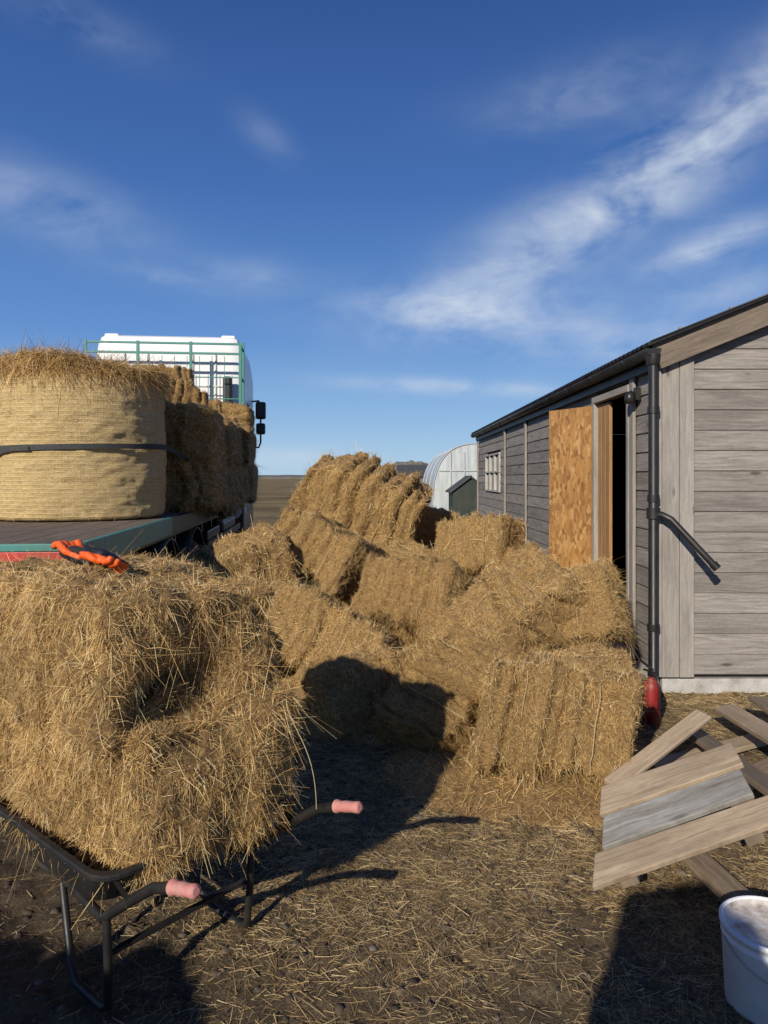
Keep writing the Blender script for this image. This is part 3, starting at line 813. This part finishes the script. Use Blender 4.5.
k = 0
def tbale(x, y, z, sc, yaw=0):
    global k
    place_bale(lo[k % 3], tw2((x, y, z)), (random.uniform(-3, 3), random.uniform(-3, 3), 5.85+random.choice([0, 180])+yaw+random.uniform(-4, 4)), sc, 'hay bale stacked on the flatbed truck', 'hay bales stacked on the truck'); k += 1
for j in range(5):
    tbale(-.36+random.uniform(-.04, .03), 3.75+j*.98, 1.545, (1.03, 1.5, 1.08))
for j in range(5):
    tbale(-.36+random.uniform(-.06, .04), 3.75+j*.98, 2.06, (1.03, 1.5, .95))
    tbale(-1.6, 3.85+j*.98, 2.08, (1.03, 1.5, .95))
tbale(-.62, 5.9, 2.56, (.7, 1.2, 1.0), 6); tbale(-1.5, 6.5, 2.64, (1.0, 1.2, 1.05), -6)
tbale(-.34, 7.5, 2.50, (1.0, 1.3, .85), 4); tbale(-1.1, 7.3, 2.98, (.8, 1.2, .8), 8)

# ------------------------------------------------------------------ timber shed
OX, OY = 2.10, 5.40
LEN = 10.4; WID = 6.0; SL = .40; ZE = 2.55
sh = empty('timber_shed', loc=(OX, OY, 0), label='long weathered grey timber shed with open door', category='shed')
PH = .152
openings = [(0.66, 1.62, 0, 2.32), (7.45, 9.2, 1.37, 2.05)]
mb = MB(); z = .14
while z < ZE-.02:
    ivs = [(0.0, LEN)]
    for (a, b, z0, z1) in openings:
        if z+PH*.9 > z0 and z+.02 < z1:
            nv = []
            for (p, q) in ivs:
                if a > p and b < q: nv += [(p, a), (b, q)]
                else: nv.append((p, q))
            ivs = nv
    for (p, q) in ivs:
        cuts = [p]+[c for c in (3.2, 6.8) if p < c < q]+[q]
        for a, b in zip(cuts[:-1], cuts[1:]):
            mb.box((-.012, (a+b)/2, z+PH/2), (.02, b-a-.004, PH+.010), Matrix.Rotation(math.radians(4.5), 3, 'Y'), 0, 1)
    z += PH
mb.build('side_wall', m_wall, parent=sh)
mb = MB(); z = .14; 
while z < ZE+WID/2*SL:
    x0 = max(.0, (z-ZE+.02)/SL); x1 = WID-x0
    if x1-x0 < .1: break
    mid = 2.7 if int(z*10) % 2 else 3.9
    for a, b in ((x0, mid), (mid, x1)):
        if b > a: mb.box(((a+b)/2, -.012, z+PH/2), (b-a-.004, .02, PH+.010), Matrix.Rotation(math.radians(-4.5+random.uniform(-.6, .6)), 3, 'X'), 0, 0)
    z += PH
mb.build('gable_wall', m_wall, parent=sh)
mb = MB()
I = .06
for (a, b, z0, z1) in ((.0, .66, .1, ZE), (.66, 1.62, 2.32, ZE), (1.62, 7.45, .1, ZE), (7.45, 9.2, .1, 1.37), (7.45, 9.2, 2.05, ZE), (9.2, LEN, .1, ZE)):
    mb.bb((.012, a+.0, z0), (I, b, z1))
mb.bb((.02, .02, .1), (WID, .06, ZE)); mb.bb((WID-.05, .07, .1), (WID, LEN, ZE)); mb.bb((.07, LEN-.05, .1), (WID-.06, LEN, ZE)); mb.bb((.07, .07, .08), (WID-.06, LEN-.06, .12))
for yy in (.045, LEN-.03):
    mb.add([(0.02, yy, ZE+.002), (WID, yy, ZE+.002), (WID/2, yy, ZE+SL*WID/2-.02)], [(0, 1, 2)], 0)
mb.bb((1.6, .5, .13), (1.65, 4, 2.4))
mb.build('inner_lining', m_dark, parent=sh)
mb = MB(); mb.bb((-.02, -.02, -.05), (WID+.02, LEN, .10)); mb.build('plinth', m_conc, parent=sh)
mb = MB(); mb.bb((-.035, -.06, .12), (.09, -.032, 2.62), long=2); mb.bb((.094, -.062, .12), (.20, -.032, 2.66), long=2); mb.bb((-.06, -.055, .12), (-.037, .10, 2.5), long=2)
mb.build('corner_board', m_corner, parent=sh, bevel=.003)
for y in (.50, 3.2, 5.0, 6.8, LEN-.08):
    mb = MB(); mb.bb((-.062, y, .12), (-.036, y+.09, 2.5), long=2); mb.build('batten', m_corner, parent=sh, bevel=.003)
EX = -.16
def roofside(sgn):
    ny = int((LEN+.35)/.0125); y = np.linspace(-.18, LEN+.17, ny); zc = .012*np.sin(y*2*math.pi/.1)
    V = []
    for x in (EX, WID/2):
        X_ = x if sgn > 0 else WID-x
        V.append(np.stack([np.full(ny, X_), y, ZE+.09+SL*x+zc], 1))
    V = np.concatenate(V); i = np.arange(ny-1)
    return V, np.stack([i, i+1, i+1+ny, i+ny], 1)
Va, Fa = roofside(1); Vb, Fb = roofside(-1)
ro = obj('roof', mesh_np('roof', np.concatenate([Va, Vb]), np.concatenate([Fa, Fb+len(Va)]), [m_blackm], smooth=np.ones(len(Fa)*2)), parent=sh)
s = ro.modifiers.new('s', 'SOLIDIFY'); s.thickness = .012
mb = MB()
mb.beam((-.10, -.11, ZE-.06), (WID/2, -.11, ZE+SL*WID/2), .035, .19, 0)
mb.beam((WID+.10, -.11, ZE-.06), (WID/2+.001, -.111, ZE+SL*WID/2), .035, .19, 0)
mb.build('barge_board', m_barge, parent=sh, bevel=.004)
mb = MB()
mb.beam((-.18, -.13, ZE+.085-.16*SL), (WID/2, -.13, ZE+.105+SL*WID/2), .09, .028)
mb.beam((WID+.18, -.13, ZE+.085-.16*SL), (WID/2+.001, -.131, ZE+.105+SL*WID/2), .09, .028)
mb.build('verge_trim', m_black, parent=sh, bevel=.004)
mb = MB(); mb.bb((-.075, -.09, ZE-.13), (-.05, LEN+.1, ZE+.0)); mb.bb((-.048, -.03, ZE-.04), (.0, LEN+.1, ZE-.02)); mb.build('fascia', m_blackm, parent=sh)
GX = -.13
gv = []
for y in (-.14, LEN+.14):
    for k in range(11):
        a = math.pi+math.pi*k/10; gv.append((GX+.052*math.cos(a), y, ZE-.0+.058*math.sin(a)))
mb = MB(); mb.add(gv, [(k, k+1, 11+k+1, 11+k) for k in range(10)], 0, True); mb.add(gv[:11], [tuple(range(11))]); 
for y in np.arange(.4, LEN, .9): mb.tube([(GX+.056*math.cos(a), y, ZE+.062*math.sin(a)) for a in np.linspace(math.pi, 2*math.pi, 9)], .008, 6)
g = mb.build('gutter', m_black, parent=sh); s = g.modifiers.new('s', 'SOLIDIFY'); s.thickness = .004
dp = empty('downpipe', parent=sh)
PX, PY = -.115, -.095
mb = MB(); mb.tube([(PX, PY, ZE-.03), (PX, PY, .12), (PX, -.13, .06), (PX, -.2, .03)], .036, 16)
mb.tube([(PX, PY, ZE-.12), (PX, PY, ZE-.10), (PX, PY, ZE-.04)], [.044, .05, .055], 16)
for z in (2.1, 1.45, .5): mb.tube([(PX, PY, z-.025), (PX, PY, z+.025)], .044, 16)
mb.build('pipe', m_black, parent=dp)
mb = MB(); mb.tube([(PX, PY, 1.30), (PX, PY, 1.38)], .05, 16); mb.tube([(PX, -.10, 1.33), (-.07, -.15, 1.33), (-.02, -.18, 1.30), (.255, -.28, .97)], .025, 14)
mb.tube([(.24, -.275, .99), (.268, -.286, .955)], .031, 14)
mb.build('branch_pipe', m_black, parent=dp)
df = MB()
for (y, ww) in ((.62, .05), (1.60, .06)): df.bb((-.07, y-ww/2, .1), (.05, y+ww/2, 2.36), long=2)
df.bb((-.072, .60, 2.32), (.05, 1.64, 2.38), long=1)
df.build('door_frame', m_corner, parent=sh, bevel=.004)
dr = empty('door', parent=sh, loc=(-.08, 1.62, 0), rot=(0, 0, math.radians(27)), label='open door faced with bare orange chipboard')
DW = .60
mb = MB(); mb.bb((-.02, .0, .16), (.0, DW, 2.30)); mb.build('board_panel', m_osb, parent=dr)
mb = MB()
for y in (.0, DW-.08): mb.bb((.002, y, .16), (.04, y+.08, 2.3), long=2)
for z in (.16, 1.2, 2.22): mb.bb((.002, .081, z), (.04, DW-.081, z+.08), long=1)
mb.build('brace', m_doorw, parent=dr)
mb = MB()
for i in range(3): mb.bb((-.03, 1.22+i*.118, .13), (.0, 1.22+i*.118+.113, 2.30), long=2)
mb.build('door', m_doorw, parent=sh, bevel=.003, label='narrow brown plank door leaf')
wn = empty('window', parent=sh)
mb = MB()
for y in (7.45, 8.02, 8.61, 9.16): mb.bb((-.05, y, 1.37), (.03, y+.04, 2.05), long=2)
for z in (1.345, 2.03, 1.70): mb.bb((-.052, 7.43, z), (.028, 9.22, z+.03), long=1)
mb.build('frame', m_cream, parent=wn)
mb = MB(); mb.bb((-.005, 7.46, 1.38), (.005, 9.19, 2.04)); mb.build('pane', m_glass, parent=wn)
wl = empty('wall_lamp', parent=sh, loc=(-.065, .42, 2.28))
mb = MB(); mb.tube([(0, 0, 0), (-.04, 0, .02), (-.06, 0, .0)], .01, 8); mb.bb((-.01, -.03, -.05), (.03, .03, .05)); mb.build('bracket', m_black, parent=wl)
mb = MB(); mb.lathe([(.0, .02), (.03, .015), (.04, -.03), (.035, -.08), (.0, -.08)], c=(-.05, 0, 0), n=16); mb.build('lamp_head', m_black, parent=wl)

fe = empty('fire_extinguisher', loc=(1.745, 4.70, -.01), rot=(.0, .0, .3), label='dusty red fire extinguisher standing by the downpipe', category='fire extinguisher')
fe.scale = (.85, .85, .9)
mb = MB(); mb.lathe([(0, .0), (.06, .0), (.066, .012), (.066, .27), (.055, .31), (.025, .335), (.022, .35), (0, .35)], n=24); mb.build('body', m_extred, parent=fe)
mb = MB(); mb.bb((-.02, -.02, .35), (.02, .02, .385)); mb.beam((0, -.02, .40), (0, .10, .43), .018, .01); mb.beam((0, -.02, .385), (0, .09, .38), .018, .01)
mb.tube([(0, -.02, .37), (0, -.07, .36), (.01, -.09, .28), (.01, -.08, .12)], .01, 8); mb.build('valve', m_black, parent=fe)

# ------------------------------------------------------------------ lumber
def plank(p0, p1, w_, t_, roll, mat, lab='weathered timber plank thrown on the scrap wood pile'):
    p0 = Vector(p0); p1 = Vector(p1); c = (p0+p1)/2
    mb = MB(); mb.beam(p0-c, p1-c, w_, t_, math.radians(roll))
    mb.build('timber_plank', mat, loc=c, label=lab, category='plank', group='scrap timber beside the shed', bevel=.004)
def quadboard(mb, c, t_):
    c = [Vector(a) for a in c]; n = (c[1]-c[0]).cross(c[3]-c[0]).normalized()*t_
    vs = c+[a-n for a in c]; ou = random.uniform(0, 30)
    L = (c[1]-c[0]).length; W_ = (c[3]-c[0]).length
    uv = [(ou, ou), (ou+L, ou), (ou+L, ou+W_), (ou, ou+W_)]*2
    mb.add(vs, [(0, 1, 2, 3), (7, 6, 5, 4), (0, 4, 5, 1), (1, 5, 6, 2), (2, 6, 7, 3), (3, 7, 4, 0)], 0, False, uv)
pl = empty('broken_pallet', loc=(.77, 2.6, 0), label='broken pallet top of three boards on scrap wood', category='pallet')
BL, TL, TR, BR = Vector((0, 0, .13)), Vector((.12, .42, .30)), Vector((.67, .34, .53)), Vector((.60, -.10, .40))
def bil(a, b): return (BL*(1-a)+BR*a)*(1-b)+(TL*(1-a)+TR*a)*b
for (b0, b1, a0, a1, mt) in ((0, .30, -.03, 1.12, m_plank), (.34, .66, .03, .95, m_plankg), (.69, 1.0, .02, .97, m_plank)):
    mb = MB(); quadboard(mb, [bil(a0, b0), bil(a1, b0+.02), bil(a1-.01, b1), bil(a0+.015, b1)], .024)
    mb.build('plank', mt, parent=pl, bevel=.004)
for a in (.12, .82):
    mb = MB(); n_ = Vector((-.2, -.3, .9))*-.03
    quadboard(mb, [bil(a, .02)+n_, bil(a+.1, .02)+n_, bil(a+.1, .98)+n_, bil(a, .98)+n_], .035)
    mb.build('batten', m_plankd, parent=pl)
plank((1.08, 3.42, .14), (1.68, 3.78, .36), .09, .022, 12, m_plank)
plank((1.25, 3.25, .06), (2.3, 3.9, .12), .12, .03, 5, m_plankd)
plank((1.80, 4.25, .12), (1.70, 2.85, .25), .14, .03, -10, m_plankd, 'brown plank lying across the scrap wood pile')
plank((2.10, 4.45, .18), (2.04, 2.9, .28), .12, .03, 12, m_plank)
plank((2.34, 4.5, .22), (2.26, 3.2, .20), .13, .03, -5, m_plankd)
plank((1.35, 2.3, .06), (1.15, 3.2, .12), .10, .04, 0, m_plankd)
plank((1.45, 3.9, .03), (2.5, 4.4, .06), .12, .03, 0, m_plank)

bk = empty('bucket', loc=(1.17, 2.17, 0), label='white plastic bucket with dusty lid on the dirt', category='bucket'); bk.scale = (.98, .98, .74)
mb = MB(); mb.lathe([(0, .002), (.126, .002), (.132, .012), (.142, .285), (.145, .29), (.145, .30), (.142, .305), (.143, .325), (.149, .328), (.149, .348), (.142, .352), (.138, .340)], n=48); mb.build('body', m_bucket, parent=bk)
mb = MB(); mb.lathe([(.139, .342), (.132, .332), (.124, .322), (0, .324)], n=48)
m_lid = simple('dusty_lid', (.60, .57, .53), .6, dirt=1.0, dirtcol=(.20, .14, .09), dscale=14)
mb.build('lid', m_lid, parent=bk)
mb = MB(); mb.tube([(.148*math.cos(a), .148*math.sin(a)*.98, .30-.10*abs(math.sin(a))) for a in np.linspace(math.pi, 2*math.pi, 20)], .002, 6); mb.build('handle', m_steel, parent=bk)

# ------------------------------------------------------------------ background
def tunnelmat():
    m, t, b = newmat('polythene'); b.inputs['Roughness'].default_value = .35
    tc = t.node('ShaderNodeTexCoord').outputs['Object']; n = t.noise(t.mapping(tc, (4, 1, .5)), 1.5, 4)
    t.l.new(t.ramp(n, [(.3, (.34, .37, .38)), (.7, (.52, .56, .57))]), b.inputs['Base Color']); return m
m_poly = tunnelmat()
m_hoop = simple('hoop_tube', (.42, .44, .45), .6)
pt = empty('polytunnel', loc=(5.35, 32, 0), label='pale polythene tunnel greenhouse standing in the field', category='greenhouse')
mb = MB(); W2 = 3.2; H2 = 3.15
arc = [(W2*math.copysign(abs(math.cos(a))**.45, math.cos(a)), H2*max(0, math.sin(a))**.75) for a in np.linspace(math.pi, 0, 41)]
na = len(arc)
vs = [(x, y, z) for y in (0, 9) for x, z in arc]
mb.add(vs, [(i, i+1, na+i+1, na+i) for i in range(na-1)], 0, True); mb.add([(x, 0, z) for x, z in arc], [tuple(range(na))]); mb.add([(x, 9, z) for x, z in arc], [tuple(range(na))]); mb.build('cover', m_poly, parent=pt)
for y in np.arange(-.03, 9, 2.99):
    mb = MB(); mb.tube([(x*1.004, y, z*1.004) for x, z in arc], .025, 6); mb.build('hoop', m_hoop, parent=pt)
mb = MB(); mb.bb((-.6, -.06, 0), (.6, -.03, 2.1)); mb.bb((-2.9, -.05, 1.9), (-.62, -.02, 1.96)); mb.bb((-.03, -.06, 2.12), (.03, -.02, 3.1))
for x in (-1.2, -1.8, -2.4): mb.bb((x, -.06, .0), (x+.04, -.02, 2.75))
mb.build('door', m_hoop, parent=pt)
gs = empty('garden_shed', loc=(2.10, 22, 0), label='small dark hut with black roof', category='shed')
mb = MB(); mb.bb((0, 0, 0), (1.1, 1.4, 1.22)); mb.add([(0, 0, 1.22), (1.1, 0, 1.22), (.55, 0, 1.62), (0, 1.4, 1.22), (1.1, 1.4, 1.22), (.55, 1.4, 1.62)], [(0, 1, 2), (3, 5, 4)]); mb.build('wall', m_green, parent=gs)
mb = MB(); mb.beam((-.1, .7, 1.16), (.57, .7, 1.66), 1.6, .04); mb.beam((1.2, .7, 1.16), (.53, .7, 1.66), 1.6, .04); mb.build('roof', m_slate, parent=gs)
m_house = simple('rendered_wall', (.6, .58, .54), .8)
for (x, y, w_, h_) in ((-.6, 150, 6, 4.2), (3.6, 95, 4, 3.4), (2.2, 60, 2.4, 2.6), (1.35, 45, 1.5, 2.3)):
    hs_ = empty('farm_building', loc=(x, y, 0), label='distant low farm building on the field', category='building')
    mb = MB(); mb.bb((-w_/2, 0, 0), (w_/2, 5, h_*.65)); mb.build('wall', m_house if y > 90 else m_barge, parent=hs_)
    mb = MB(); mb.add([(-w_/2-.2, -.2, h_*.65), (w_/2+.2, -.2, h_*.65), (w_/2+.2, 2.5, h_), (-w_/2-.2, 2.5, h_), (-w_/2-.2, 5.2, h_*.65), (w_/2+.2, 5.2, h_*.65)], [(0, 1, 2, 3), (3, 2, 5, 4)]); mb.build('roof', m_slate, parent=hs_)
def hillmat():
    m, t, b = newmat('hill_scrub'); pos = t.node('ShaderNodeNewGeometry').outputs['Position']
    n = t.noise(pos, .03, 6, .7); t.l.new(t.ramp(n, [(.35, (.10, .10, .09)), (.65, (.20, .18, .13))]), b.inputs['Base Color']); b.inputs['Roughness'].default_value = 1; return m
m_hill = hillmat()
def hill(name, cx, cy, rx, ry, H, seed, pw=.5, ns=1.0):
    a = np.linspace(-1, 1, 80); A, B = np.meshgrid(a, a, indexing='ij')
    P = np.stack([cx+A.ravel()*rx, cy+B.ravel()*ry, np.zeros(A.size)], 1); r = A.ravel()**2+B.ravel()**2
    P[:, 2] = H*np.clip(1-r, 0, 1)**pw*(.85+ns*(.3*vnoise(P, 6/rx, seed)+.12*vnoise(P, 20/rx, seed+1)))-1*(r >= 1)
    i = np.arange(A.size).reshape(A.shape); F = np.stack([i[:-1, :-1], i[1:, :-1], i[1:, 1:], i[:-1, 1:]], -1).reshape(-1, 4)
    obj(name, mesh_np(name, P, F, [m_hill], smooth=np.ones(len(F))), kind='structure', label='low scrubby headland on the horizon')
hill('hill', 32, 900, 36, 60, 25, 5, .25, .35)
hill('hill', -20, 1500, 420, 100, 9, 8)
hill('hill', -600, 2200, 500, 200, 14, 12)
